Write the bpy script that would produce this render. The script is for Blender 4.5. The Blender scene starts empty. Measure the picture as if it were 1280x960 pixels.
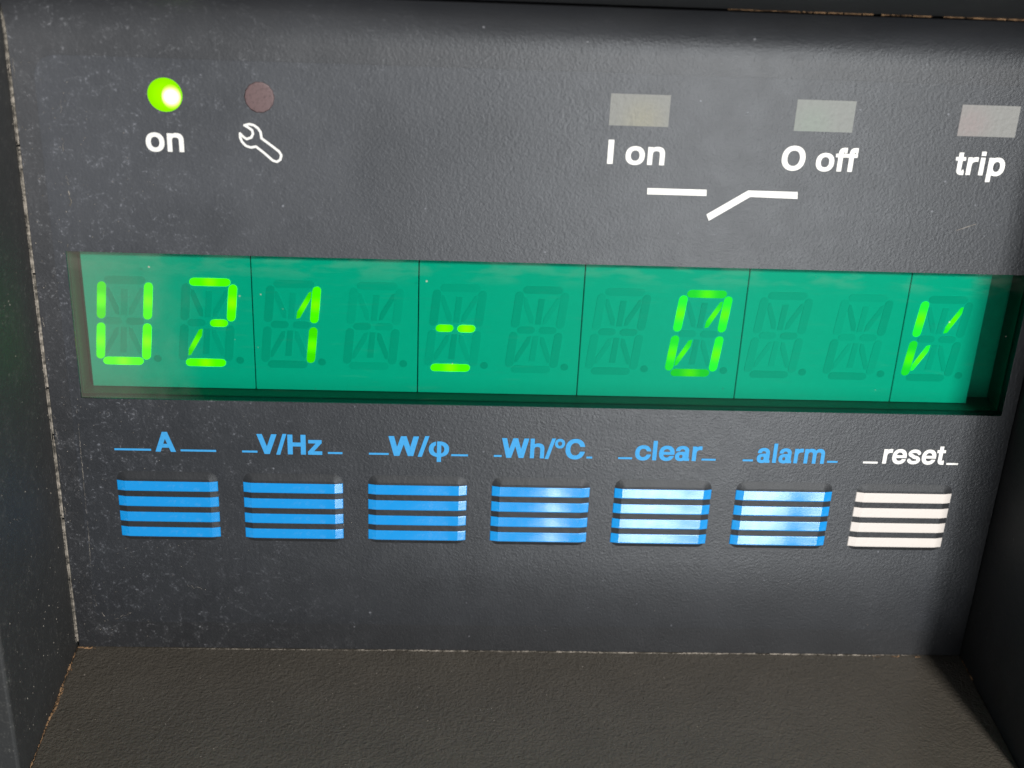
import bpy, bmesh, math, random
import numpy as np
from mathutils import Vector, Matrix

random.seed(7)
rng = np.random.default_rng(11)
SC = bpy.context.scene
COL = SC.collection
MM = 0.001

# Everything is measured on the panel in millimetres: x to the right, v downwards, d into the panel.
def W(x, v, d=0.0):
    return Vector((x * MM, d * MM, -v * MM))

# ------------------------------------------------------------------ camera
cam = bpy.data.cameras.new('camera')
cam.sensor_fit = 'HORIZONTAL'
cam.sensor_width = 36.0
cam.lens = 36.0 * 1736.53 / 1280.0
cam.clip_start = 0.005
cam.clip_end = 20.0
cam.dof.use_dof = True
cam.dof.focus_distance = 0.209
cam.dof.aperture_fstop = 26.0
camo = bpy.data.objects.new('camera', cam)
COL.objects.link(camo)
RM = [[0.99833988, -0.04234626, -0.039042], [0.02049448, 0.89464768, -0.44630204], [0.05382805, 0.44476098, 0.89403032]]
def pv(r):
    return Vector((r[0], r[2], -r[1]))
right, down, fwd = pv(RM[0]), pv(RM[1]), pv(RM[2])
cp = W(-16.371, -109.622, -184.899)
camo.matrix_world = Matrix(((right.x, -down.x, -fwd.x, cp.x), (right.y, -down.y, -fwd.y, cp.y),
                            (right.z, -down.z, -fwd.z, cp.z), (0, 0, 0, 1)))
SC.camera = camo

# ------------------------------------------------------------------ world and lamps
world = bpy.data.worlds.new('World')
SC.world = world
world.use_nodes = True
bg = world.node_tree.nodes['Background']
bg.inputs[0].default_value = (0.86, 0.93, 1.0, 1)
bg.inputs[1].default_value = 0.15

def area(name, pos, target, sx, sy, power, color):
    l = bpy.data.lights.new(name, 'AREA')
    l.shape = 'RECTANGLE'
    l.size, l.size_y = sx * MM, sy * MM
    l.energy = power
    l.color = color
    o = bpy.data.objects.new(name, l)
    COL.objects.link(o)
    o.location = W(*pos)
    o.rotation_euler = (W(*target) - W(*pos)).to_track_quat('-Z', 'Y').to_euler()
    return o
area('key_lamp', (152, -235, -400), (0, -20, 0), 42, 32, 2.7, (1.0, 0.985, 0.955))
area('window_light', (108, 95, -400), (108, 95, 0), 112, 310, 0.78, (0.94, 0.975, 1.0))

vs = SC.view_settings
vs.view_transform = 'Standard'
vs.look = 'None'
vs.exposure = 0.2
vs.gamma = 1.0
vs.use_curve_mapping = False
SC.cycles.transparent_max_bounces = 24
SC.cycles.max_bounces = 5
SC.cycles.diffuse_bounces = 3
SC.cycles.glossy_bounces = 2
SC.cycles.transmission_bounces = 2
try:
    SC.cycles.use_denoising = True
except Exception:
    pass

# ------------------------------------------------------------------ material helpers
class G:
    def __init__(self, name):
        self.m = bpy.data.materials.new(name)
        self.m.use_nodes = True
        self.t = self.m.node_tree
        self.t.nodes.clear()
        self.out = self.t.nodes.new('ShaderNodeOutputMaterial')
        self._mm = None
    def node(self, kind, **kw):
        n = self.t.nodes.new(kind)
        for k, v in kw.items():
            setattr(n, k, v)
        return n
    def put(self, sock, v):
        if isinstance(v, bpy.types.NodeSocket):
            self.t.links.new(v, sock)
        elif isinstance(v, (tuple, list)) and len(v) == 3 and sock.type == 'RGBA':
            sock.default_value = (*v, 1)
        else:
            sock.default_value = v
    def mm(self):                      # object coordinates in millimetres
        if self._mm is None:
            c = self.node('ShaderNodeTexCoord')
            mp = self.node('ShaderNodeVectorMath', operation='SCALE')
            self.put(mp.inputs[0], c.outputs['Object'])
            mp.inputs['Scale'].default_value = 1000.0
            self._mm = mp.outputs[0]
        return self._mm
    def sep(self):
        s = self.node('ShaderNodeSeparateXYZ')
        self.put(s.inputs[0], self.mm())
        return s.outputs
    def stretch(self, sx, sy, sz, rot=(0, 0, 0)):
        mp = self.node('ShaderNodeMapping')
        self.put(mp.inputs[0], self.mm())
        mp.inputs['Scale'].default_value = (sx, sy, sz)
        mp.inputs['Rotation'].default_value = rot
        return mp.outputs[0]
    def noise(self, scale, detail=2.0, rough=0.5, vec=None, dist=0.0):
        n = self.node('ShaderNodeTexNoise')
        self.put(n.inputs['Vector'], vec if vec is not None else self.mm())
        n.inputs['Scale'].default_value = scale
        n.inputs['Detail'].default_value = detail
        n.inputs['Roughness'].default_value = rough
        n.inputs['Distortion'].default_value = dist
        return n.outputs[0]
    def voronoi(self, scale, vec=None, out='Distance', feature='F1'):
        n = self.node('ShaderNodeTexVoronoi', feature=feature)
        self.put(n.inputs['Vector'], vec if vec is not None else self.mm())
        n.inputs['Scale'].default_value = scale
        return n.outputs[out]
    def ramp(self, x, a, b, c=0.0, d=1.0):
        n = self.node('ShaderNodeMapRange', interpolation_type='SMOOTHSTEP')
        self.put(n.inputs[0], x)
        for i, v in enumerate((a, b, c, d)):
            n.inputs[i + 1].default_value = v
        return n.outputs[0]
    def math(self, op, a, b=0.0):
        n = self.node('ShaderNodeMath', operation=op)
        self.put(n.inputs[0], a)
        self.put(n.inputs[1], b)
        return n.outputs[0]
    def mul(self, *a):
        r = a[0]
        for x in a[1:]:
            r = self.math('MULTIPLY', r, x)
        return r
    def mix(self, f, a, b):
        n = self.node('ShaderNodeMix', data_type='RGBA')
        self.put(n.inputs['Factor'], f)
        self.put(n.inputs['A'], a)
        self.put(n.inputs['B'], b)
        return n.outputs['Result']
    def bump(self, h, dist_mm, strength=1.0, normal=None):
        n = self.node('ShaderNodeBump')
        n.inputs['Strength'].default_value = strength
        n.inputs['Distance'].default_value = dist_mm * MM
        self.put(n.inputs['Height'], h)
        if normal is not None:
            self.put(n.inputs['Normal'], normal)
        return n.outputs[0]
    def bsdf(self, color, rough=0.5, spec=0.5, normal=None, emis=None, strength=0.0, coat=None):
        b = self.node('ShaderNodeBsdfPrincipled')
        self.put(b.inputs['Base Color'], color)
        self.put(b.inputs['Roughness'], rough)
        self.put(b.inputs['Specular IOR Level'], spec)
        if normal is not None:
            self.put(b.inputs['Normal'], normal)
        if emis is not None:
            self.put(b.inputs['Emission Color'], emis)
            self.put(b.inputs['Emission Strength'], strength)
        return b.outputs[0]
    def done(self, shader):
        self.t.links.new(shader, self.out.inputs['Surface'])
        return self.m

def grainy(name, base, rough, dust_col, dust_amt, grain=1.9, depth=0.05, spec=0.5, left=0.0, film=0.0, haze=0.0):
    """Textured black plastic with a skin of dust, specks and faint scuffs."""
    g = G(name)
    s = g.sep()
    n1 = g.noise(grain, 3.0, 0.55)
    n2 = g.noise(grain * 0.45, 2.0, 0.5)
    h = g.math('ADD', n1, g.mul(n2, 0.6))
    nrm = g.bump(h, depth)
    big = g.ramp(g.noise(0.06, 4.0, 0.6), 0.42, 0.72)
    mid = g.ramp(g.noise(0.55, 5.0, 0.72, dist=1.2), 0.50, 0.68)
    fine = g.ramp(g.noise(2.6, 2.0, 0.6), 0.52, 0.64)
    wipe = g.ramp(g.noise(0.8, 3.0, 0.6, vec=g.stretch(1.0, 1.0, 0.22, (0, 0.35, 0))), 0.5, 0.75)
    # dust thickens towards the joint on the left; on the ledge also painted light
    lf = g.ramp(s[0], 5.0, -74.0, 0.0, 1.0)
    lf = g.mul(lf, lf)
    cover = g.math('ADD', g.mul(big, mid, 0.22), g.mul(lf, mid, left))
    cover = g.math('ADD', cover, g.mul(wipe, lf, left * 0.35))
    cover = g.mul(cover, g.math('ADD', g.mul(fine, 0.7), 0.10), dust_amt)
    sp = g.ramp(g.voronoi(0.42), 0.10, 0.06)
    spc = g.ramp(g.noise(0.9, 1.0), 0.56, 0.66)
    cover = g.math('ADD', cover, g.mul(sp, spc, 0.3 * min(1.0, dust_amt * 2)))
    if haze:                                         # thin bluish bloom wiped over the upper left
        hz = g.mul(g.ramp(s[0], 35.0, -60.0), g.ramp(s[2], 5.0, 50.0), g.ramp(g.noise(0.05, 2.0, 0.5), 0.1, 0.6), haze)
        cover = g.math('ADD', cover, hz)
    if film:
        cover = g.math('ADD', cover, film)
    cover = g.math('MINIMUM', cover, 0.9)
    tone = g.mix(g.noise(0.12, 3.0), tuple(c * 0.75 for c in base), tuple(c * 1.3 for c in base))
    col = g.mix(cover, tone, dust_col)
    rg = g.math('ADD', g.mul(g.noise(0.25, 3.0), 0.14), rough - 0.07)
    rg = g.math('ADD', rg, g.mul(cover, 0.3))
    return g.done(g.bsdf(col, rg, spec, nrm))

M = {}
M['film'] = grainy('panel_film', (0.018, 0.0195, 0.0228), 0.37, (0.36, 0.37, 0.41), 0.5, grain=2.5, depth=0.042, left=0.75, spec=0.75, haze=0.10)
M['plate'] = grainy('panel_plastic', (0.0168, 0.0176, 0.0198), 0.37, (0.35, 0.35, 0.37), 0.5, grain=2.5, depth=0.042, left=0.75, spec=0.75, haze=0.09)
M['housing'] = grainy('housing_plastic', (0.018, 0.0185, 0.0185), 0.6, (0.30, 0.29, 0.26), 0.5, grain=1.6, depth=0.05, left=0.45)
M['ledge'] = grainy('ledge_plastic', (0.043, 0.037, 0.029), 0.36, (0.23, 0.205, 0.17), 0.6, grain=2.3, depth=0.24, left=0.25, film=0.11)  # left: dust plus painted lighter tone where light catches the ledge's left end
M['pad'] = grainy('button_pad', (0.018, 0.019, 0.021), 0.42, (0.33, 0.33, 0.34), 0.25, grain=2.0, depth=0.04)

def paint(name, col, rough=0.45, wear=0.1, spec=0.5):
    g = G(name)
    n = g.noise(2.2, 3.0, 0.6)
    c = g.mix(g.mul(g.ramp(n, 0.45, 0.75), wear), col, tuple(x * 0.55 for x in col))
    return g.done(g.bsdf(c, rough, spec, g.bump(g.noise(2.0, 3.0), 0.02)))
M['white_print'] = paint('white_print', (0.74, 0.725, 0.69), 0.55, 0.30, 0.3)
M['blue_print'] = paint('blue_print', (0.04, 0.28, 0.58), 0.5, 0.30, 0.3)

def gloss(name, col):
    g = G(name)
    c = g.mix(g.mul(g.ramp(g.noise(1.4, 4.0, 0.65), 0.52, 0.78), 0.10), col, (0.40, 0.55, 0.72))
    wav = g.bump(g.noise(0.16, 0.0, 0.5), 0.42)
    nn = g.bump(g.noise(2.4, 1.0), 0.003, normal=wav)
    rg = g.math('ADD', g.mul(g.noise(0.4, 1.0), 0.2), 0.08)
    return g.done(g.bsdf(c, rg, 1.4, nn))
M['blue_gloss'] = gloss('blue_gloss', (0.0, 0.245, 0.62))
M['white_gloss'] = paint('white_stripe', (0.60, 0.55, 0.51), 0.38, 0.08)

def filt():
    g = G('green_filter')
    s = g.sep()
    tr = g.node('ShaderNodeBsdfTransparent')
    tr.inputs[0].default_value = (0.18, 0.755, 0.66, 1)        # per face: two faces make one pass
    gl = g.node('ShaderNodeBsdfGlossy')
    gl.inputs['Roughness'].default_value = 0.25
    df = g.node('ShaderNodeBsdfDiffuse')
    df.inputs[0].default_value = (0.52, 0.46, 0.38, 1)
    m1 = g.node('ShaderNodeMixShader')
    g.put(m1.inputs[0], 0.002)
    g.t.links.new(tr.outputs[0], m1.inputs[1]); g.t.links.new(gl.outputs[0], m1.inputs[2])
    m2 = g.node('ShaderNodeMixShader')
    # reflected haze painted at the left end, rubbed streaks under the top edge
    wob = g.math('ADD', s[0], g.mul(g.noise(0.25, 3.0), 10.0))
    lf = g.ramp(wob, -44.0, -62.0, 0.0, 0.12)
    tp = g.mul(g.ramp(s[2], 32.5, 36.0), g.ramp(g.noise(0.10, 3.0, 0.6, vec=g.stretch(1, 1, 3.0)), 0.46, 0.62), 0.04)
    str_ = g.mul(g.ramp(g.noise(0.7, 3.0, 0.6, vec=g.stretch(0.25, 1, 2.2, (0, 0.3, 0))), 0.56, 0.74), 0.006)
    spk = g.mul(g.ramp(g.voronoi(0.35), 0.07, 0.04), g.ramp(g.noise(0.8, 1.0), 0.57, 0.64), 0.5)
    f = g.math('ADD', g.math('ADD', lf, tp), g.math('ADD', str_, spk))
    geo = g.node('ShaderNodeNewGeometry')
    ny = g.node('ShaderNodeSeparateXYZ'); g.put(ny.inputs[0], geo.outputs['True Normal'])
    front = g.math('LESS_THAN', s[1], 0.6)                      # painted haze and dust on the outer face only
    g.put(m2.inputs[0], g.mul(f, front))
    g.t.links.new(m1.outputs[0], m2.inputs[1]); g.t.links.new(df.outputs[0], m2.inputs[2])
    return g.done(m2.outputs[0])
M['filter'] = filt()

def plain(name, col, rough=0.5, spec=0.5, n=0.15):
    g = G(name)
    c = g.mix(g.noise(0.9, 3.0), tuple(x * (1 - n) for x in col), tuple(min(1, x * (1 + n)) for x in col))
    return g.done(g.bsdf(c, rough, spec))
M['module'] = plain('module_face', (0.70, 0.72, 0.70), 0.45, 0.3, 0.04)
def unlit():
    g = G('unlit_segment')
    r = g.node('ShaderNodeObjectInfo').outputs['Random']
    c = g.mix(r, (0.53, 0.55, 0.53), (0.64, 0.66, 0.64))
    return g.done(g.bsdf(g.mix(g.mul(g.noise(0.6, 2.0), 0.4), c, (0.70, 0.72, 0.70)), 0.4, 0.4))
M['unlit'] = unlit()
M['dot'] = plain('decimal_dot', (0.52, 0.54, 0.52), 0.4, 0.4, 0.05)
M['tray'] = plain('tray_plastic', (0.13, 0.125, 0.10), 0.5, 0.4, 0.2)
M['board'] = plain('display_board', (0.42, 0.43, 0.38), 0.6, 0.3, 0.2)

def glow(name, a, b, sa, sb, r0, r1, var=0.0):
    """A lit diffuser: brighter over the light chip in its middle."""
    g = G(name)
    c = g.node('ShaderNodeTexCoord')
    v = g.node('ShaderNodeVectorMath', operation='LENGTH')
    g.put(v.inputs[0], g.mm())
    f = g.ramp(v.outputs['Value'], r0, r1)
    e = g.node('ShaderNodeEmission')
    g.put(e.inputs[0], g.mix(f, a, b))
    rnd = g.ramp(g.node('ShaderNodeObjectInfo').outputs['Random'], 0.0, 1.0, 1.0 - var, 1.0 + var)
    g.put(e.inputs[1], g.mul(g.ramp(v.outputs['Value'], r0, r1, sa, sb), rnd))
    return g.done(e.outputs[0])
M['lit'] = glow('lit_segment', (1.0, 0.42, 0.0), (0.72, 0.66, 0.0), 5.4, 2.6, 0.0, 1.7, 0.35)
M['lit_soft'] = glow('lit_segment_soft', (0.9, 0.60, 0.0), (0.20, 0.66, 0.03), 3.2, 2.2, 0.0, 2.0, 0.35)
M['led'] = glow('led_lens_on', (0.34, 0.95, 0.0), (0.27, 0.85, 0.0), 1.0, 0.95, 0.5, 2.3)
M['led_core'] = glow('led_core', (1.0, 1.0, 0.66), (0.50, 1.0, 0.02), 2.2, 1.02, 0.55, 1.6)
M['led_off'] = paint('led_off', (0.125, 0.080, 0.080), 0.45, 0.8)

def lens(name, col, tint, centre):
    g = G(name)
    v = g.node('ShaderNodeVectorMath', operation='DISTANCE')
    g.put(v.inputs[0], g.mm())
    v.inputs[1].default_value = centre
    f = g.ramp(v.outputs['Value'], 4.2, 0.4)
    c = g.mix(f, col, tint)
    c = g.mix(g.ramp(g.noise(1.6, 3.0), 0.4, 0.7, 0, 0.35), c, tuple(x * 0.8 for x in col))
    h = g.math('ADD', g.noise(2.0, 3.0), g.mul(g.noise(0.9, 2.0), 0.6))
    return g.done(g.bsdf(c, 0.45, 0.5, g.bump(h, 0.05)))
M['lens_yellow'] = lens('lens_yellow', (0.175, 0.175, 0.160), (0.195, 0.188, 0.148), (0.5, 0, -1.4))
M['lens_green'] = lens('lens_green', (0.172, 0.178, 0.165), (0.168, 0.190, 0.165), (-1.6, 0, -1.2))
M['lens_red'] = lens('lens_red', (0.182, 0.180, 0.170), (0.195, 0.168, 0.162), (-2.6, 0, -0.6))

def dustmat(name, a, b):
    g = G(name)
    return g.done(g.bsdf(g.mix(g.ramp(g.noise(0.9, 3.0), 0.35, 0.65), a, b), 0.9, 0.1))
M['dust'] = dustmat('pale_dust', (0.10, 0.09, 0.075), (0.31, 0.275, 0.235))
M['fill'] = dustmat('joint_dirt', (0.035, 0.033, 0.03), (0.20, 0.18, 0.15))
M['grit'] = dustmat('brown_grit', (0.10, 0.06, 0.035), (0.32, 0.19, 0.10))

# ------------------------------------------------------------------ mesh helpers
def link(o, parent=None, mat=None):
    COL.objects.link(o)
    if mat is not None and o.data is not None and not o.data.materials:
        o.data.materials.append(M[mat])
    if parent is not None:
        o.parent = parent
    return o
def mesh_obj(name, bm, mat, parent=None, origin=(0, 0, 0), smooth=False, home=None):
    """bm is in millimetres, Blender axes (x, depth, up); origin likewise."""
    bmesh.ops.recalc_face_normals(bm, faces=bm.faces[:])
    o_ = Vector(origin)
    for v in bm.verts:
        v.co = (v.co - o_) * MM
    me = bpy.data.meshes.new(name)
    bm.to_mesh(me); bm.free()
    if smooth:
        for p in me.polygons: p.use_smooth = True
    o = bpy.data.objects.new(name, me)
    link(o, parent, mat)
    base = Vector(parent_origin(parent))
    o.location = (o_ * MM) - base
    return o
def parent_origin(p):
    v = Vector((0, 0, 0))
    while p is not None:
        v = v + Vector(p.location)
        p = p.parent
    return v
def bx(bm, x0, x1, v0, v1, d0, d1):
    """box from x, v (down) and d (into the panel) ranges"""
    vs_ = [bm.verts.new((x, d, -v)) for x in (x0, x1) for v in (v0, v1) for d in (d0, d1)]
    for q in ((0, 1, 3, 2), (4, 6, 7, 5), (0, 4, 5, 1), (2, 3, 7, 6), (0, 2, 6, 4), (1, 5, 7, 3)):
        bm.faces.new([vs_[i] for i in q])
    return vs_
def bevel(bm, w, seg=2, edges=None):
    bmesh.ops.bevel(bm, geom=edges or bm.edges[:], offset=w, segments=seg, profile=0.5, affect='EDGES')
def prism(bm, pts, d0, d1):
    """pts: (x, v) outline"""
    a = [bm.verts.new((x, d0, -v)) for x, v in pts]
    b = [bm.verts.new((x, d1, -v)) for x, v in pts]
    n = len(pts)
    bm.faces.new(a); bm.faces.new(b[::-1])
    for i in range(n):
        bm.faces.new((a[i], b[i], b[(i + 1) % n], a[(i + 1) % n]))
def rounded(x0, x1, v0, v1, r, n=8):
    pts = []
    for cx, cv, a0 in ((x1 - r, v0 + r, -90), (x1 - r, v1 - r, 0), (x0 + r, v1 - r, 90), (x0 + r, v0 + r, 180)):
        for k in range(n + 1):
            a = math.radians(a0 + 90 * k / n)
            pts.append((cx + r * math.cos(a), cv + r * math.sin(a)))
    return pts
def sheet(loops, d0, d1):
    """flat sheet with holes: first loop outer, the others holes"""
    bm = bmesh.new()
    edges = []
    for lp in loops:
        vs_ = [bm.verts.new((x, d0, -v)) for x, v in lp]
        for i in range(len(vs_)):
            edges.append(bm.edges.new((vs_[i], vs_[(i + 1) % len(vs_)])))
    bmesh.ops.triangle_fill(bm, edges=edges, use_beauty=True)
    ext = bmesh.ops.extrude_face_region(bm, geom=bm.faces[:])
    for e in ext['geom']:
        if isinstance(e, bmesh.types.BMVert):
            e.co.y = d1
    return bm
def empty(name, pos, label, cat, group=None):
    o = bpy.data.objects.new(name, None)
    o.empty_display_size = 0.01
    COL.objects.link(o)
    o.location = W(*pos)
    o['label'] = label
    o['category'] = cat
    if group: o['group'] = group
    return o
def box(name, mat, parent, x0, x1, v0, v1, d0, d1, bv=0.0, seg=2):
    bm = bmesh.new()
    bx(bm, x0, x1, v0, v1, d0, d1)
    if bv: bevel(bm, bv, seg)
    return mesh_obj(name, bm, mat, parent)

# ------------------------------------------------------------------ the housing around the recess
LX, RX, BV, TV, DEP = -73.75, 72.15, 31.55, -74.4, -31.9
housing = empty('housing_frame', (0, BV + 14, 0), 'black plastic housing frame with deep dusty recess around the control panel', 'housing')
FX = 3.2                                              # how far the plate stands in front of the housing back
box('side_wall', 'housing', housing, LX - 42, LX, -116, 62, DEP, 14, 0.5, 3)
box('side_wall', 'housing', housing, RX, RX + 42, -116, 62, DEP, 14, 0.5, 3)
box('ledge', 'ledge', housing, LX + .004, RX - .004, BV, 62, DEP - .003, 13.9, 0.35, 2)
def hood():
    bm = bmesh.new()
    prof = [(TV - 0.1, -4.7), (TV - 0.35 - 9.2, DEP + 2.6)]
    for k in range(1, 7):                            # rounded lip
        a = math.radians(75 * k / 6)
        prof.append((TV - 9.6 - 3.2 * (1 - math.cos(a)) - 0.2 * k, DEP + 2.6 - 2.6 * math.sin(a)))
    prof += [(-116, DEP - .02), (-116, 13.8), (TV - 0.1, 13.8)]
    n = len(prof)
    A = [bm.verts.new((LX + .004, d, -v)) for v, d in prof]
    B = [bm.verts.new((RX - .004, d, -v)) for v, d in prof]
    bm.faces.new(A); bm.faces.new(B[::-1])
    for i in range(n):
        bm.faces.new((A[i], B[i], B[(i + 1) % n], A[(i + 1) % n]))
    return mesh_obj('hood', bm, 'housing', housing)
hood()
box('back_plate', 'housing', housing, LX + .006, RX - .006, TV - .3, BV - .006, 9.0, 13.7)

# ------------------------------------------------------------------ the control unit
unit = empty('control_unit', (0, BV - .3, 0), 'black metering control unit with green segment display and row of striped buttons', 'control unit')
WX0, WX1, WV0, WV1 = -68.77, 69.9, -37.0, -13.85
PL, PR, PB, PTV = LX + 0.42, RX - 0.15, BV - 0.12, -66.9
FD = 0.05                                             # front of the plate, just behind the film
def plate():
    hole = [(WX0 - .2, WV0 - .2), (WX1 + .2, WV0 - .2), (WX1 + .2, WV1 + .2), (WX0 - .2, WV1 + .2)]
    bm = sheet([[(PL, PTV), (PR, PTV), (PR, PB), (PL, PB)], hole], FD, FD + 2.0)
    R = 8.0                                          # the plate sweeps forward into the hood
    prev = None
    for k in range(0, 41):
        a = math.radians(64.0 * k / 40)
        v, d = PTV - R * math.sin(a), FD - R * (1 - math.cos(a))
        row = [bm.verts.new((x, d, -v)) for x in (PL, PR)] + [bm.verts.new((x, d + 2.0, -v - .0)) for x in (PR, PL)]
        if prev:
            for i in range(4):
                bm.faces.new((prev[i], prev[(i + 1) % 4], row[(i + 1) % 4], row[i]))
        prev = row
    bm.faces.new(prev)
    bmesh.ops.remove_doubles(bm, verts=bm.verts[:], dist=1e-4)
    o = mesh_obj('front_plate', bm, 'plate', unit)
    return o
plate()
film = sheet([rounded(-70.4, 70.9, -64.6, 26.4, 3.0), [(WX0, WV0), (WX1, WV0), (WX1, WV1), (WX0, WV1)]], 0.0, FD - .01)
mesh_obj('overlay_film', film, 'film', unit)

# display: tray, board, filter, modules
bm = bmesh.new()
for a in ((WX0 - 1.2, WX0 - .02, WV0 - 3, WV1 + 1.2), (WX1 + .02, WX1 + 1.2, WV0 - 3, WV1 + 1.2),
          (WX0 - .02, WX1 + .02, WV0 - 3, WV0 - 1.8), (WX0 - .02, WX1 + .02, WV1 + .02, WV1 + 1.2)):
    bx(bm, *a, FD + 2.02, 8.0)
mesh_obj('display_tray', bm, 'tray', unit)
box('display_board', 'board', unit, WX0 - .01, WX1 + .01, WV0 - 1.7, WV1 + .01, 6.4, 8.0)
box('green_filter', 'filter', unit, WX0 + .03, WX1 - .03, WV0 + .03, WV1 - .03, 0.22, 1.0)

SL = 0.098                                            # lean of the characters
MID = -24.7
def cap_seg(x0, v0, x1, v1, w, n=5):
    """stadium outline between two points, v up from the middle of the character"""
    L = math.hypot(x1 - x0, v1 - v0); ux, uv = (x1 - x0) / L, (v1 - v0) / L
    a0 = math.atan2(uv, ux); r = w / 2; pts = []
    for k in range(n + 1):
        a = a0 - math.pi / 2 + math.pi * k / n
        pts.append((x1 - ux * r + r * math.cos(a), v1 - uv * r + r * math.sin(a)))
    for k in range(n + 1):
        a = a0 + math.pi / 2 + math.pi * k / n
        pts.append((x0 + ux * r + r * math.cos(a), v0 + uv * r + r * math.sin(a)))
    return pts
def diag(sx, sv):
    p = [(0.72, 1.0), (1.25, 1.15), (2.62, 4.3), (2.62, 5.35), (2.25, 5.25), (0.78, 2.1)]
    p = [(sx * a, sv * b) for a, b in p]
    return p if sx * sv > 0 else p[::-1]
def leaf(sv):
    p = [(-0.42, 0.95), (0.42, 0.95), (0.46, 5.1), (-0.46, 5.1)]
    p = [(a, sv * b) for a, b in p]
    return p if sv > 0 else p[::-1]
HW, HH = 3.36, 6.5
SEG = {
 'top': cap_seg(-2.97, HH, 2.97, HH, 1.22), 'bot': cap_seg(-2.97, -HH, 2.97, -HH, 1.22),
 'tl': cap_seg(-HW, .33, -HW, 6.2, 1.25), 'tr': cap_seg(HW, .33, HW, 6.2, 1.25),
 'bl': cap_seg(-HW, -6.2, -HW, -.33, 1.25), 'br': cap_seg(HW, -6.2, HW, -.33, 1.25),
 'ml': cap_seg(-2.95, 0, -.3, 0, 1.15), 'mr': cap_seg(.3, 0, 2.95, 0, 1.15),
 'dtl': diag(-1, 1), 'dtr': diag(1, 1), 'dbl': diag(-1, -1), 'dbr': diag(1, -1),
 'cu': leaf(1), 'cd': leaf(-1)}
FACE = 4.0
def seg_mesh(key):
    bm = bmesh.new()
    pts = SEG[key]
    cx = sum(p[0] for p in pts) / len(pts); cv = sum(p[1] for p in pts) / len(pts)
    out = [(a - cx + SL * (b), -(b - cv)) for a, b in pts]
    out = [(x - SL * cv, v) for x, v in out]
    prism(bm, out, -0.06, 0.0)
    bmesh.ops.recalc_face_normals(bm, faces=bm.faces[:])
    for v in bm.verts: v.co *= MM
    me = bpy.data.meshes.new('segment'); bm.to_mesh(me); bm.free()
    me.materials.append(M['unlit'])
    return me, (cx + SL * cv, cv)
segm = {k: seg_mesh(k) for k in SEG}
bm = bmesh.new()
prism(bm, [(0.58 * math.cos(a * math.pi / 8), 0.58 * math.sin(a * math.pi / 8)) for a in range(16)], -0.06, 0)
bmesh.ops.recalc_face_normals(bm, faces=bm.faces[:])
for v in bm.verts: v.co *= MM
dotme = bpy.data.meshes.new('decimal_point'); bm.to_mesh(dotme); bm.free(); dotme.materials.append(M['dot'])

LIT = {0: 'tl tr bl br bot', 1: 'top tr mr dbl bot', 2: 'dtr tr br', 4: 'ml mr bot',
       7: 'top tl bl bot tr br dtr dbl', 10: 'tl bl dtr dbl'}
mods = [(-68.0 + 24.32 * k, 2) for k in range(5)] + [(-68.0 + 24.32 * 5, 1)]
ci = 0
for mx, nchar in mods:
    bm = bmesh.new()
    bx(bm, mx + .07, mx + 12.16 * nchar - .07, -38.2, WV1 - .05, FACE, 6.35)
    bevel(bm, 0.08, 1)
    mod = mesh_obj('display_module', bm, 'module', unit)
    for c in range(nchar):
        cx = -62.45 + 12.16 * ci
        lit = LIT.get(ci, '').split()
        for key, (me, (ox, ov)) in segm.items():
            m2 = me
            on = key in lit
            if on:
                m2 = me.copy()
                m2.materials.clear()
                m2.materials.append(M['lit_soft' if ci >= 7 else 'lit'])
            s = bpy.data.objects.new('segment', m2)
            COL.objects.link(s)
            s.parent = mod
            s.location = W(cx + ox, MID - ov, FACE - .005) - parent_origin(mod)
            if on: s['label'] = 'lit bright green display segment'
        s = bpy.data.objects.new('decimal_point', dotme)
        COL.objects.link(s); s.parent = mod
        s.location = W(cx + 4.47, MID + 6.0, FACE - .005) - parent_origin(mod)
        ci += 1

# ------------------------------------------------------------------ buttons with four raised stripes each
BW, CH, PH = 7.61, 1.35, 0.26
def rise(x):
    a = abs(x)
    return PH * max(0.0, min(1.0, (BW + .12 - a) / CH)) + 0.02 * max(0, 1 - (a / 6.2) ** 2)
def pad_bm():
    bm = bmesh.new()
    lay = [(0.0, -.03), (0.35, 0.03), (1.35, PH)]
    rings = []
    for ins, h in lay:
        pts = rounded(-BW - .14 + ins, BW + .14 - ins, -1.75 + ins, 10.75 - ins * .55, 1.5 - ins * .8 if ins < 1.3 else .35, 6)
        rings.append([bm.verts.new((x, -h, -v)) for x, v in pts])
    for r0, r1 in zip(rings, rings[1:]):
        n = len(r0)
        for i in range(n):
            bm.faces.new((r0[i], r0[(i + 1) % n], r1[(i + 1) % n], r1[i]))
    bm.faces.new(rings[-1])
    bm.faces.new(rings[0][::-1])
    return bm
def stripe_bm():
    bm = bmesh.new()
    xs = [-BW, -BW + .08, -BW + CH - .1, -BW + CH + .12] + list(np.linspace(-5.4, 5.4, 7)) + [BW - CH - .12, BW - CH + .1, BW - .08, BW]
    rows = []
    for x in xs:
        e = 0.0 if abs(x) > BW - .04 else 0.09
        h = rise(x)
        rows.append([bm.verts.new((x, -h + .05, 0.86)), bm.verts.new((x, -h - e * .75, 0.84)), bm.verts.new((x, -h - e, 0.74)),
                     bm.verts.new((x, -h - e, -0.70)), bm.verts.new((x, -h - e * .6, -0.84)), bm.verts.new((x, -h + .05, -0.86))])
    for r0, r1 in zip(rows, rows[1:]):
        for i in range(6):
            bm.faces.new((r0[i], r0[(i + 1) % 6], r1[(i + 1) % 6], r1[i]))
    bm.faces.new(rows[0]); bm.faces.new(rows[-1][::-1])
    return bm
first = None
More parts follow.
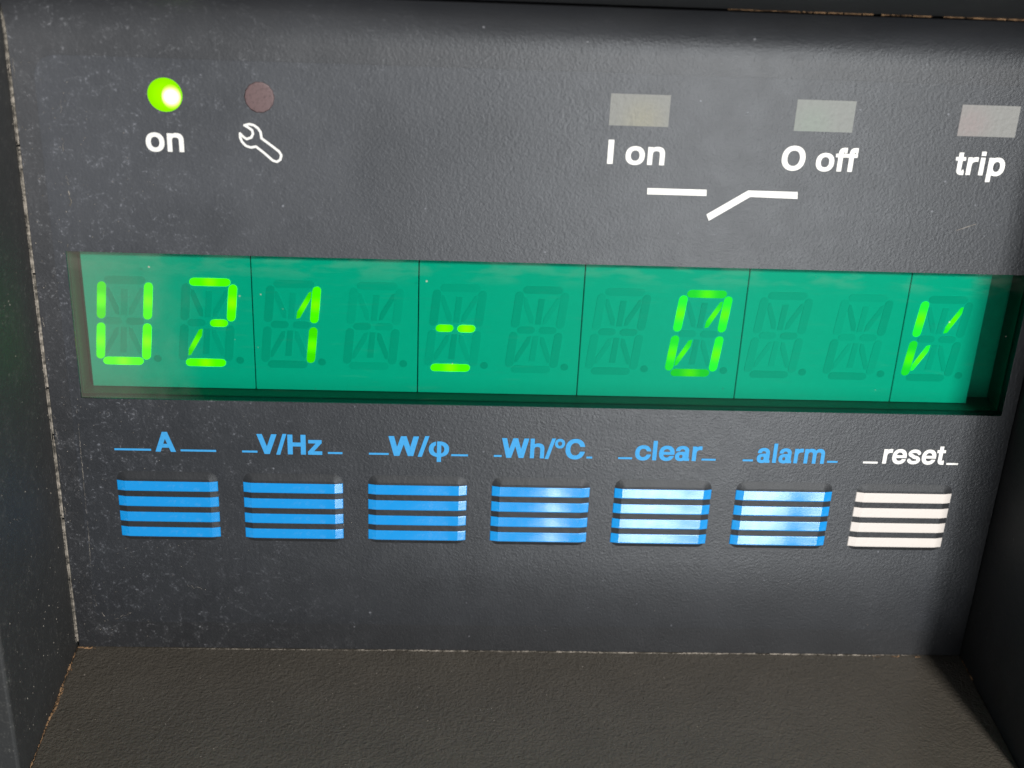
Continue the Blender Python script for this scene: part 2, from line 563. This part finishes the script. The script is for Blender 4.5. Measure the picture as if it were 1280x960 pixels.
for i in range(7):
    x = 19.05 * (i - 3)
    bm = pad_bm()
    for v in bm.verts: v.co.x += x
    b = mesh_obj('button', bm, 'pad', unit, origin=(x, 0, -4.5))
    if i == 6: b['label'] = 'reset button with four white stripes'
    for k in range(4):
        bm = stripe_bm()
        vc = 0.86 + 2.735 * k
        for v in bm.verts:
            v.co.x += x; v.co.z -= vc
        s = mesh_obj('stripe', bm, 'white_gloss' if i == 6 else 'blue_gloss', b, origin=(x, 0, -vc))

# ------------------------------------------------------------------ lettering (outlines worked out from strokes)
def bxf(x0, x1, y0, y1):
    return lambda X, Y: np.maximum(np.abs(X - (x0 + x1) / 2) - (x1 - x0) / 2, np.abs(Y - (y0 + y1) / 2) - (y1 - y0) / 2)
def ell(cx, cy, rx, ry, n=2.25):
    return lambda X, Y: ((np.abs((X - cx) / rx) ** n + np.abs((Y - cy) / ry) ** n) ** (1 / n) - 1) * min(rx, ry)
def U(*f): return lambda X, Y: np.minimum.reduce([k(X, Y) for k in f])
def I(*f): return lambda X, Y: np.maximum.reduce([k(X, Y) for k in f])
def D(a, *f): return lambda X, Y: np.maximum.reduce([a(X, Y)] + [-k(X, Y) for k in f])
def ring(cx, cy, rx, ry, tx, ty, n=2.25):
    return D(ell(cx, cy, rx, ry, n), ell(cx, cy, rx - tx, ry - ty, n))
def par(x0, x1, y0, X0, X1, y1):            # parallelogram between two levels
    def f(X, Y):
        t = (Y - y0) / (y1 - y0)
        a, b = x0 + (X0 - x0) * t, x1 + (X1 - x1) * t
        k = 1 / math.hypot(1, (X0 - x0) / (y1 - y0))
        return np.maximum(np.maximum(a - X, X - b) * k, np.maximum(y0 - Y, Y - y1))
    return f
def poly(pts, w):                           # stroked polyline, butt joints rounded
    def f(X, Y):
        r = np.full(X.shape, 1e9)
        for (ax, ay), (bx_, by) in zip(pts, pts[1:]):
            dx, dy = bx_ - ax, by - ay
            t = np.clip(((X - ax) * dx + (Y - ay) * dy) / (dx * dx + dy * dy), 0, 1)
            r = np.minimum(r, np.hypot(X - ax - t * dx, Y - ay - t * dy) - w / 2)
        return r
    return f
def arch(x0, x1, s):                        # shoulder from the stem ending at x0 to an outer edge x1
    xo = x0 - 60
    o = ell((xo + x1) / 2, 345, (x1 - xo) / 2, 201, 2.3)
    i = ell((x0 + x1 - s) / 2, 335, (x1 - s - x0) / 2, 102, 2.3)
    return U(I(D(o, i), bxf(x0 - 30, x1 + 9, 335, 600)), bxf(x1 - s, x1, 0, 347))
def sp(cx, cy, r, a0, a1, ry=None, n=12):
    return [(cx + r * math.cos(math.radians(a0 + (a1 - a0) * k / n)), cy + (ry or r) * math.sin(math.radians(a0 + (a1 - a0) * k / n))) for k in range(n + 1)]
GL = {
 'o': (611, ring(305, 266, 268, 280, 128, 104)),
 'n': (611, U(bxf(68, 190, 0, 532), arch(190, 544, 122))),
 'h': (611, U(bxf(68, 190, 0, 720), arch(190, 544, 122))),
 'm': (889, U(bxf(64, 184, 0, 532), arch(184, 506, 120), arch(506, 826, 120))),
 'I': (278, bxf(69, 211, 0, 720)),
 'l': (278, bxf(78, 200, 0, 720)),
 'i': (278, U(bxf(78, 200, 0, 532), bxf(78, 200, 612, 720))),
 'O': (778, ring(389, 360, 348, 378, 146, 122, 2.2)),
 'C': (722, D(ring(372, 360, 336, 378, 146, 122, 2.2), par(372, 900, 260, 372, 900, 465))),
 'c': (556, D(ring(296, 266, 266, 280, 126, 104), bxf(300, 800, 196, 344))),
 'e': (556, D(U(ring(280, 266, 258, 280, 124, 100), I(ell(280, 266, 258, 280), bxf(40, 530, 226, 308))), bxf(290, 800, 158, 226))),
 'f': (333, U(bxf(88, 210, 0, 580), I(ring(238, 570, 150, 152, 122, 102), bxf(60, 318, 570, 800)), bxf(10, 318, 444, 532), bxf(236, 318, 622, 722))),
 't': (333, U(bxf(92, 214, 120, 672), bxf(10, 309, 444, 532), I(ring(242, 136, 150, 142, 122, 98), bxf(60, 300, -20, 136)), bxf(240, 309, -6, 90))),
 'r': (389, U(bxf(66, 188, 0, 532), I(D(ell(330, 330, 205, 214), ell(345, 318, 157, 108)), bxf(150, 374, 325, 548)))),
 'p': (611, U(bxf(66, 188, -207, 532), ring(330, 266, 250, 280, 126, 104))),
 'A': (722, U(par(18, 172, 0, 281, 441, 720), par(550, 704, 0, 281, 441, 720), I(bxf(120, 600, 155, 272), par(60, 660, 0, 300, 420, 720)))),
 'V': (667, U(par(256, 411, 0, 14, 170, 720), par(256, 411, 0, 497, 653, 720))),
 'W': (944, U(par(180, 330, 0, 8, 160, 720), par(180, 330, 0, 396, 548, 720), par(614, 764, 0, 396, 548, 720), par(614, 764, 0, 784, 936, 720))),
 '/': (300, par(-15, 92, -20, 208, 315, 740)),
 'H': (722, U(bxf(70, 214, 0, 720), bxf(508, 652, 0, 720), bxf(200, 520, 302, 426))),
 'z': (500, U(bxf(38, 462, 428, 532), bxf(24, 476, 0, 108), par(24, 178, 90, 310, 462, 440))),
 'a': (556, U(bxf(360, 482, 0, 360), bxf(440, 512, 0, 70), I(ring(264, 366, 218, 180, 122, 98), bxf(30, 500, 366, 600)),
              I(ring(222, 155, 192, 168, 122, 88), bxf(0, 372, -20, 330)), bxf(230, 372, 242, 326))),
 's': (556, poly(sp(278, 392, 172, 8, 270, 98)[:-1] + sp(278, 148, 180, 90, -172, 106), 104)),
 'φ': (680, U(D(ring(335, 266, 306, 282, 124, 100), bxf(226, 284, 290, 640)), bxf(284, 396, -205, 548))),
 'º': (365, ring(182, 560, 166, 172, 78, 74, 2.1)),
 ' ': (278, None)}

def contours(F, xs, ys):
    """closed outlines of F < 0 (marching squares)"""
    nx, ny = len(xs), len(ys)
    seg = {}
    def key(i, j, hor): return (i, j, hor)
    pos = {}
    def pt(i, j, hor):
        k = (i, j, hor)
        if k not in pos:
            if hor: a, b = F[j, i], F[j, i + 1]; t = a / (a - b); pos[k] = (xs[i] + t * (xs[i + 1] - xs[i]), ys[j])
            else: a, b = F[j, i], F[j + 1, i]; t = a / (a - b); pos[k] = (xs[i], ys[j] + t * (ys[j + 1] - ys[j]))
        return k
    S = F < 0
    mixed = np.argwhere((S[:-1, :-1] != S[:-1, 1:]) | (S[1:, :-1] != S[1:, 1:]) | (S[:-1, :-1] != S[1:, :-1]))
    for j, i in mixed:
        c = S[j, i] * 1 + S[j, i + 1] * 2 + S[j + 1, i + 1] * 4 + S[j + 1, i] * 8
        b, r, t, l = (i, j, 1), (i + 1, j, 0), (i, j + 1, 1), (i, j, 0)
        for a, z in {1: [(l, b)], 2: [(b, r)], 3: [(l, r)], 4: [(r, t)], 5: [(l, t), (r, b)], 6: [(b, t)], 7: [(l, t)], 8: [(t, l)],
                     9: [(t, b)], 10: [(b, l), (t, r)], 11: [(t, r)], 12: [(r, l)], 13: [(r, b)], 14: [(b, l)]}[int(c)]:
            seg[pt(*a)] = pt(*z)
    loops = []
    while seg:
        a = next(iter(seg)); lp = [a]; n = seg.pop(a)
        while n != a and n in seg:
            lp.append(n); n = seg.pop(n)
        if len(lp) > 5: loops.append([pos[k] for k in lp])
    return loops
def thin(lp, tol):
    """drop points that lie on a straight run"""
    out = [lp[0]]
    n = len(lp)
    for i in range(1, n):
        a = out[-1]
        p, b = lp[i], lp[(i + 1) % n]
        L = math.hypot(b[0] - a[0], b[1] - a[1]) or 1
        d = abs((b[0] - a[0]) * (p[1] - a[1]) - (b[1] - a[1]) * (p[0] - a[0])) / L
        if d > tol or math.hypot(p[0] - a[0], p[1] - a[1]) > 60: out.append(p)
    return out
_cache = {}
def glyph(ch):
    if ch not in _cache:
        f = GL[ch][1]
        lps = []
        if f is not None:
            xs = np.arange(-60, GL[ch][0] + 80, 9.0) + .37
            ys = np.arange(-240, 800, 9.0) + .41
            X, Y = np.meshgrid(xs, ys)
            lps = [thin(l, 1.2) for l in contours(f(X, Y) - 12.0, xs, ys)]
        _cache[ch] = lps
    return _cache[ch]
def flat_print(name, loops, mat, d=-0.022, depth=0.03, parent=None):
    """loops in mm (x, v) -> thin raised print"""
    cu = bpy.data.curves.new(name, 'CURVE')
    cu.dimensions = '2D'; cu.fill_mode = 'BOTH'; cu.extrude = depth / 2
    for lp in loops:
        s = cu.splines.new('POLY')
        s.points.add(len(lp) - 1)
        for p, (x, v) in zip(s.points, lp): p.co = (x, -v, 0, 1)
        s.use_cyclic_u = True
    tmp = bpy.data.objects.new('tmp', cu)
    COL.objects.link(tmp)
    bpy.context.view_layer.update()
    dg = bpy.context.evaluated_depsgraph_get()
    me = bpy.data.meshes.new_from_object(tmp.evaluated_get(dg))
    bpy.data.objects.remove(tmp); bpy.data.curves.remove(cu)
    bm = bmesh.new(); bm.from_mesh(me); bpy.data.meshes.remove(me)
    for v in bm.verts:
        x, y, z = v.co
        v.co = (x, -z + d + depth / 2 - .012, y)
    return mesh_obj(name, bm, mat, parent or unit)
def word(text, x0, x1, base, em, mat, track=0.0, name=None):
    loops, pen = [], 0.0
    for ch in text:
        for lp in glyph(ch): loops.append([(x + pen, y) for x, y in lp])
        pen += GL[ch][0] + track
    lo = min(p[0] for l in loops for p in l); hi = max(p[0] for l in loops for p in l)
    k = (x1 - x0) / (hi - lo)
    out = [[(x0 + (x - lo) * k, base - y * em / 1000) for x, y in l] for l in loops]
    return flat_print('lettering', out, mat)
word('on', -56.45, -51.35, -51.92, 4.65, 'white_print')
word('I on', 6.45, 14.4, -52.03, 4.6, 'white_print')
word('O off', 30.75, 41.35, -51.88, 4.6, 'white_print')
word('trip', 55.25, 62.4, -51.93, 4.6, 'white_print')
EB = 4.58
word('A', -58.55, -55.5, -5.1, EB, 'blue_print')
word('V/Hz', -43.35, -33.55, -5.03, EB, 'blue_print')
word('W/φ', -23.55, -14.35, -5.1, EB, 'blue_print')
word('Wh/ºC', -6.35, 6.4, -5.1, EB, 'blue_print')
word('clear', 14.15, 24.45, -5.1, EB, 'blue_print')
word('alarm', 33.05, 43.6, -5.02, EB, 'blue_print')
word('reset', 52.75, 62.45, -5.25, EB, 'white_print')
for x0, x1, mat in ((-64.65, -59.2, 'blue_print'), (-54.8, -49.5, 'blue_print'), (-45.6, -43.3, 'blue_print'), (-32.7, -30.5, 'blue_print'),
                    (-26.5, -23.5, 'blue_print'), (-14.0, -11.45, 'blue_print'), (-7.5, -6.3, 'blue_print'), (6.7, 7.6, 'blue_print'),
                    (11.6, 13.75, 'blue_print'), (24.5, 26.7, 'blue_print'), (30.9, 32.5, 'blue_print'), (44.1, 45.75, 'blue_print'),
                    (49.75, 52.05, 'white_print'), (62.9, 64.75, 'white_print')):
    flat_print('printed_rule', [[(x0, -5.50), (x1, -5.50), (x1, -5.17), (x0, -5.17)]], mat)
flat_print('switch_symbol', [[(12.38, -48.64), (20.72, -48.64), (20.8, -47.72), (12.42, -47.72)],
           [(21.08, -45.0), (26.6, -48.7), (33.62, -48.68), (33.75, -47.66), (27.0, -47.76), (21.52, -44.06)]], 'white_print')
WR = [(-43.08, -55.86), (-42.45, -56.05), (-41.87, -55.94), (-41.3, -55.54), (-40.95, -54.98), (-40.85, -54.11), (-39.61, -53.19), (-38.54, -52.34),
      (-38.26, -51.82), (-38.41, -51.2), (-38.88, -50.88), (-39.43, -51.04), (-40.5, -52.02), (-41.65, -52.95), (-42.33, -52.79), (-43.0, -53.0),
      (-43.51, -53.56), (-43.72, -54.11), (-43.73, -54.72), (-43.31, -54.26), (-42.87, -53.96), (-42.24, -54.19), (-41.99, -54.69), (-42.06, -55.2), (-42.55, -55.57)]
def wrench():
    P = [(x * 100, -v * 100) for x, v in WR]; P.append(P[0])
    f = poly(P, 33)
    xs = np.arange(-4450, -3750, 5.0) + .3; ys = np.arange(5000, 5680, 5.0) + .3
    X, Y = np.meshgrid(xs, ys)
    lp = [thin(l, .8) for l in contours(f(X, Y), xs, ys)]
    flat_print('wrench_symbol', [[(x / 100, -y / 100) for x, y in l] for l in lp], 'white_print')
wrench()

# ------------------------------------------------------------------ indicators
def disc(name, mat, x, v, r, h, parent=unit, ry=None, d=0.0, n=36):
    bm = bmesh.new()
    ry = ry or r
    rings = []
    for k in range(5):
        a = math.radians(90 * k / 4)
        rr = math.cos(a)
        if k < 4:
            rings.append([bm.verts.new((x + r * rr * math.cos(2 * math.pi * i / n), d - h * math.sin(a), -v + ry * rr * math.sin(2 * math.pi * i / n))) for i in range(n)])
        else:
            top = bm.verts.new((x, d - h, -v))
    for r0, r1 in zip(rings, rings[1:]):
        for i in range(n): bm.faces.new((r0[i], r0[(i + 1) % n], r1[(i + 1) % n], r1[i]))
    for i in range(n): bm.faces.new((rings[-1][i], rings[-1][(i + 1) % n], top))
    bm.faces.new(rings[0][::-1])
    return mesh_obj(name, bm, mat, parent, origin=(x, d, -v), smooth=True)
led = disc('indicator_lamp', 'led', -53.45, -59.7, 2.32, 0.12, d=-.002)
led['label'] = 'lit green round indicator lamp'
disc('lamp_core', 'led_core', -52.60, -59.5, 1.28, 0.1, parent=led, ry=1.66, d=-.125)
l2 = disc('indicator_lamp', 'led_off', -40.95, -59.75, 2.02, 0.05, ry=2.15, d=-.002, n=14)
l2['label'] = 'unlit dull red round indicator lamp'
for x, mat in ((10.4, 'lens_yellow'), (35.95, 'lens_green'), (58.86, 'lens_red')):
    bm = bmesh.new()
    bx(bm, x - 4.08, x + 4.08, -61.82, -57.42, -0.025, 0.05)
    mesh_obj('indicator_window', bm, mat, unit, origin=(x, 0, 59.62))

# ------------------------------------------------------------------ dust
def flakes(name, spots, mat, label):
    bm = bmesh.new()
    for p, n, r in spots:
        n = Vector(n); t = n.orthogonal().normalized(); b = n.cross(t)
        a0 = random.random() * 6.28
        el = random.uniform(0.5, 1.0)
        ring_ = []
        for k in range(5):
            a = a0 + k * 1.2566 + random.uniform(-.3, .3)
            q = r * random.uniform(.6, 1.1)
            ring_.append(bm.verts.new(Vector(p) + t * q * math.cos(a) + b * q * el * math.sin(a)))
        top = bm.verts.new(Vector(p) + n * r * 0.45)
        for k in range(5): bm.faces.new((ring_[k], ring_[(k + 1) % 5], top))
    o = mesh_obj(name, bm, mat)
    o['kind'] = 'stuff'; o['label'] = label; o['category'] = 'dust'
    return o
spots = []
for _ in range(330):                                   # left end of the panel
    x = -73.0 + abs(random.gauss(0, 1)) * 9
    spots.append(((x, -.002, random.uniform(-31, 64)), (0, -1, 0), random.choice((.05, .06, .08, .1)) ))
for _ in range(90):
    spots.append(((random.uniform(-73, 71), -.002, random.uniform(-28, 12)), (0, -1, 0), random.choice((.05, .06, .09))))
for _ in range(210):                                   # left wall
    spots.append(((LX + .002, -random.uniform(.3, 31), random.uniform(-31, 70)), (1, 0, 0), random.choice((.05, .07, .1, .15))))
for _ in range(170):                                   # ledge
    spots.append(((random.uniform(LX, RX), -random.uniform(.3, 31), -BV + .002), (0, 0, 1), random.choice((.05, .07, .1, .13))))
spots = [s for s in spots if not (s[1][1] == -1 and WX0 < s[0][0] < WX1 and -WV1 < s[0][2] < -WV0)]
spots = [s for s in spots if not (s[1][1] == -1 and -1.9 < -s[0][2] < 10.9 and min(abs(s[0][0] - 19.05 * (i - 3)) for i in range(7)) < 8.0)]
flakes('loose_dust', spots, 'dust', 'pale dust specks scattered over the panel, walls and ledge')

def ribbon(bm, pts, n, w0, w1, gap, step=0.22, amp=0.05, h=0.05):
    """irregular broken line of dust along a polyline on a surface with normal n"""
    n = Vector(n); d = []
    for a, b in zip(pts, pts[1:]):
        a, b = Vector(a), Vector(b); L = (b - a).length; k = max(1, int(L / step))
        d += [a + (b - a) * i / k for i in range(k)]
    run, on = 0, True; prev = None; w = w0
    for i in range(len(d) - 1):
        if run <= 0:
            on = random.random() > gap; run = random.randint(2, 14); prev = None
        run -= 1
        if not on: continue
        t = (d[i + 1] - d[i]).normalized(); s = n.cross(t)
        w = max(.01, min(w1, w + random.uniform(-.3, .3) * (w1 - w0)))
        if w < w0: w = w0
        c = d[i] + s * random.uniform(-amp, amp)
        row = [bm.verts.new(c - s * w / 2), bm.verts.new(c + n * h * random.uniform(.4, 1)), bm.verts.new(c + s * w / 2)]
        if prev:
            bm.faces.new((prev[0], row[0], row[1], prev[1])); bm.faces.new((prev[1], row[1], row[2], prev[2]))
        prev = row
def dust_lines(name, mat, label, items):
    bm = bmesh.new()
    for it in items: ribbon(bm, *it[:2], **it[2])
    o = mesh_obj(name, bm, mat)
    o['kind'] = 'stuff'; o['label'] = label; o['category'] = 'dust'
P_ = lambda x, v, d: (x, d, -v)
F_ = (0, -1, 0)
dust_lines('joint_dust', 'dust', 'pale dust packed in the joint down the left side', [
    ([P_(LX + .26, -70, -.05), P_(LX + .26, 31, .0)], F_, dict(w0=.10, w1=.32, gap=.03, amp=.03, step=.3)),
    ([P_(LX + .03, -70, -.1), P_(LX + .03, 31, -.1)], (.7, -.7, 0), dict(w0=.05, w1=.18, gap=.06, amp=.03)),
    ([P_(PL + .35, -64, FD - .005), P_(PL + .3, 10, FD - .005)], F_, dict(w0=.02, w1=.10, gap=.72, amp=.12)),
    ([P_(-60, BV - .04, -.15), P_(RX - 14, BV - .04, -.15)], (0, -.7, .7), dict(w0=.04, w1=.12, gap=.08, amp=.02)),
    ([P_(-30, BV - .1, -.05), P_(RX - 6, BV - .1, -.05)], (0, -.7, .7), dict(w0=.04, w1=.16, gap=.2, amp=.02)),
    ([P_(-67.0, -61, 0), P_(-67.6, -55, 0), P_(-67.4, -43, 0), P_(-68.6, -37.2, 0)], F_, dict(w0=.02, w1=.14, gap=.45, amp=.16)),
    ([P_(-69.6, -12, 0), P_(-69.9, 10.6, 0), P_(-70.3, 20.3, FD - .01), P_(-69.9, 23.2, 0), P_(-68.6, 25.8, 0)], F_, dict(w0=.02, w1=.10, gap=.35, amp=.06)),
    ([P_(-67.2, 25.9, 0), P_(-64.5, 24.6, 0), P_(-61.5, 23.6, 0)], F_, dict(w0=.02, w1=.22, gap=.3, amp=.2)),
    ([P_(57.3, -43.6, 0), P_(60.6, -44.9, 0)], F_, dict(w0=.05, w1=.12, gap=0, amp=.0, h=.02)),
    ([P_(-55.4, 19.2, 0), P_(-52.6, 20.1, 0)], F_, dict(w0=.02, w1=.12, gap=.3, amp=.25)),
])
gr = []
gr.append(([P_(LX + .12, BV - .03, -.3), P_(LX + .12, BV - .03, -31)], (.7, 0, .7), dict(w0=.05, w1=.42, gap=.06, amp=.1)))
gr.append(([P_(LX + .4, BV - .01, -.3), P_(LX + .3, BV - .01, -18)], (0, 0, 1), dict(w0=.02, w1=.35, gap=.4, amp=.25)))
gr.append(([P_(LX + .2, BV - .06, -.25), P_(LX + 3.5, BV - .05, -.25)], (0, -.4, .9), dict(w0=.15, w1=.6, gap=.0, amp=.12)))
gr.append(([P_(RX - 15, BV - .03, -.4), P_(RX - 1, BV - .03, -.3)], (0, -.4, .9), dict(w0=.03, w1=.3, gap=.4, amp=.2)))
gr.append(([P_(RX - .15, BV - .03, -.3), P_(RX - .15, BV - .03, -8)], (-.7, 0, .7), dict(w0=.05, w1=.3, gap=.2, amp=.05)))
gr.append(([P_(20, TV - .02, -4.65), P_(RX - 8, TV - .02, -4.65)], (0, -.9, -.3), dict(w0=.08, w1=.22, gap=.05, amp=.04)))
gr.append(([P_(RX - 20, TV - .02, -4.7), P_(RX - .3, TV + .1, -4.7)], (0, -.9, -.3), dict(w0=.2, w1=.5, gap=-1, amp=.05)))
dust_lines('joint_fill', 'fill', 'grey dirt filling the narrow joint left of the panel', [
    ([P_(LX + .2, -73, .03), P_(LX + .2, 31.4, .03)], F_, dict(w0=.40, w1=.41, gap=-1, amp=.0, h=.03, step=1.0))])
dust_lines('corner_grit', 'grit', 'rusty brown grit gathered in the corners of the recess', gr)
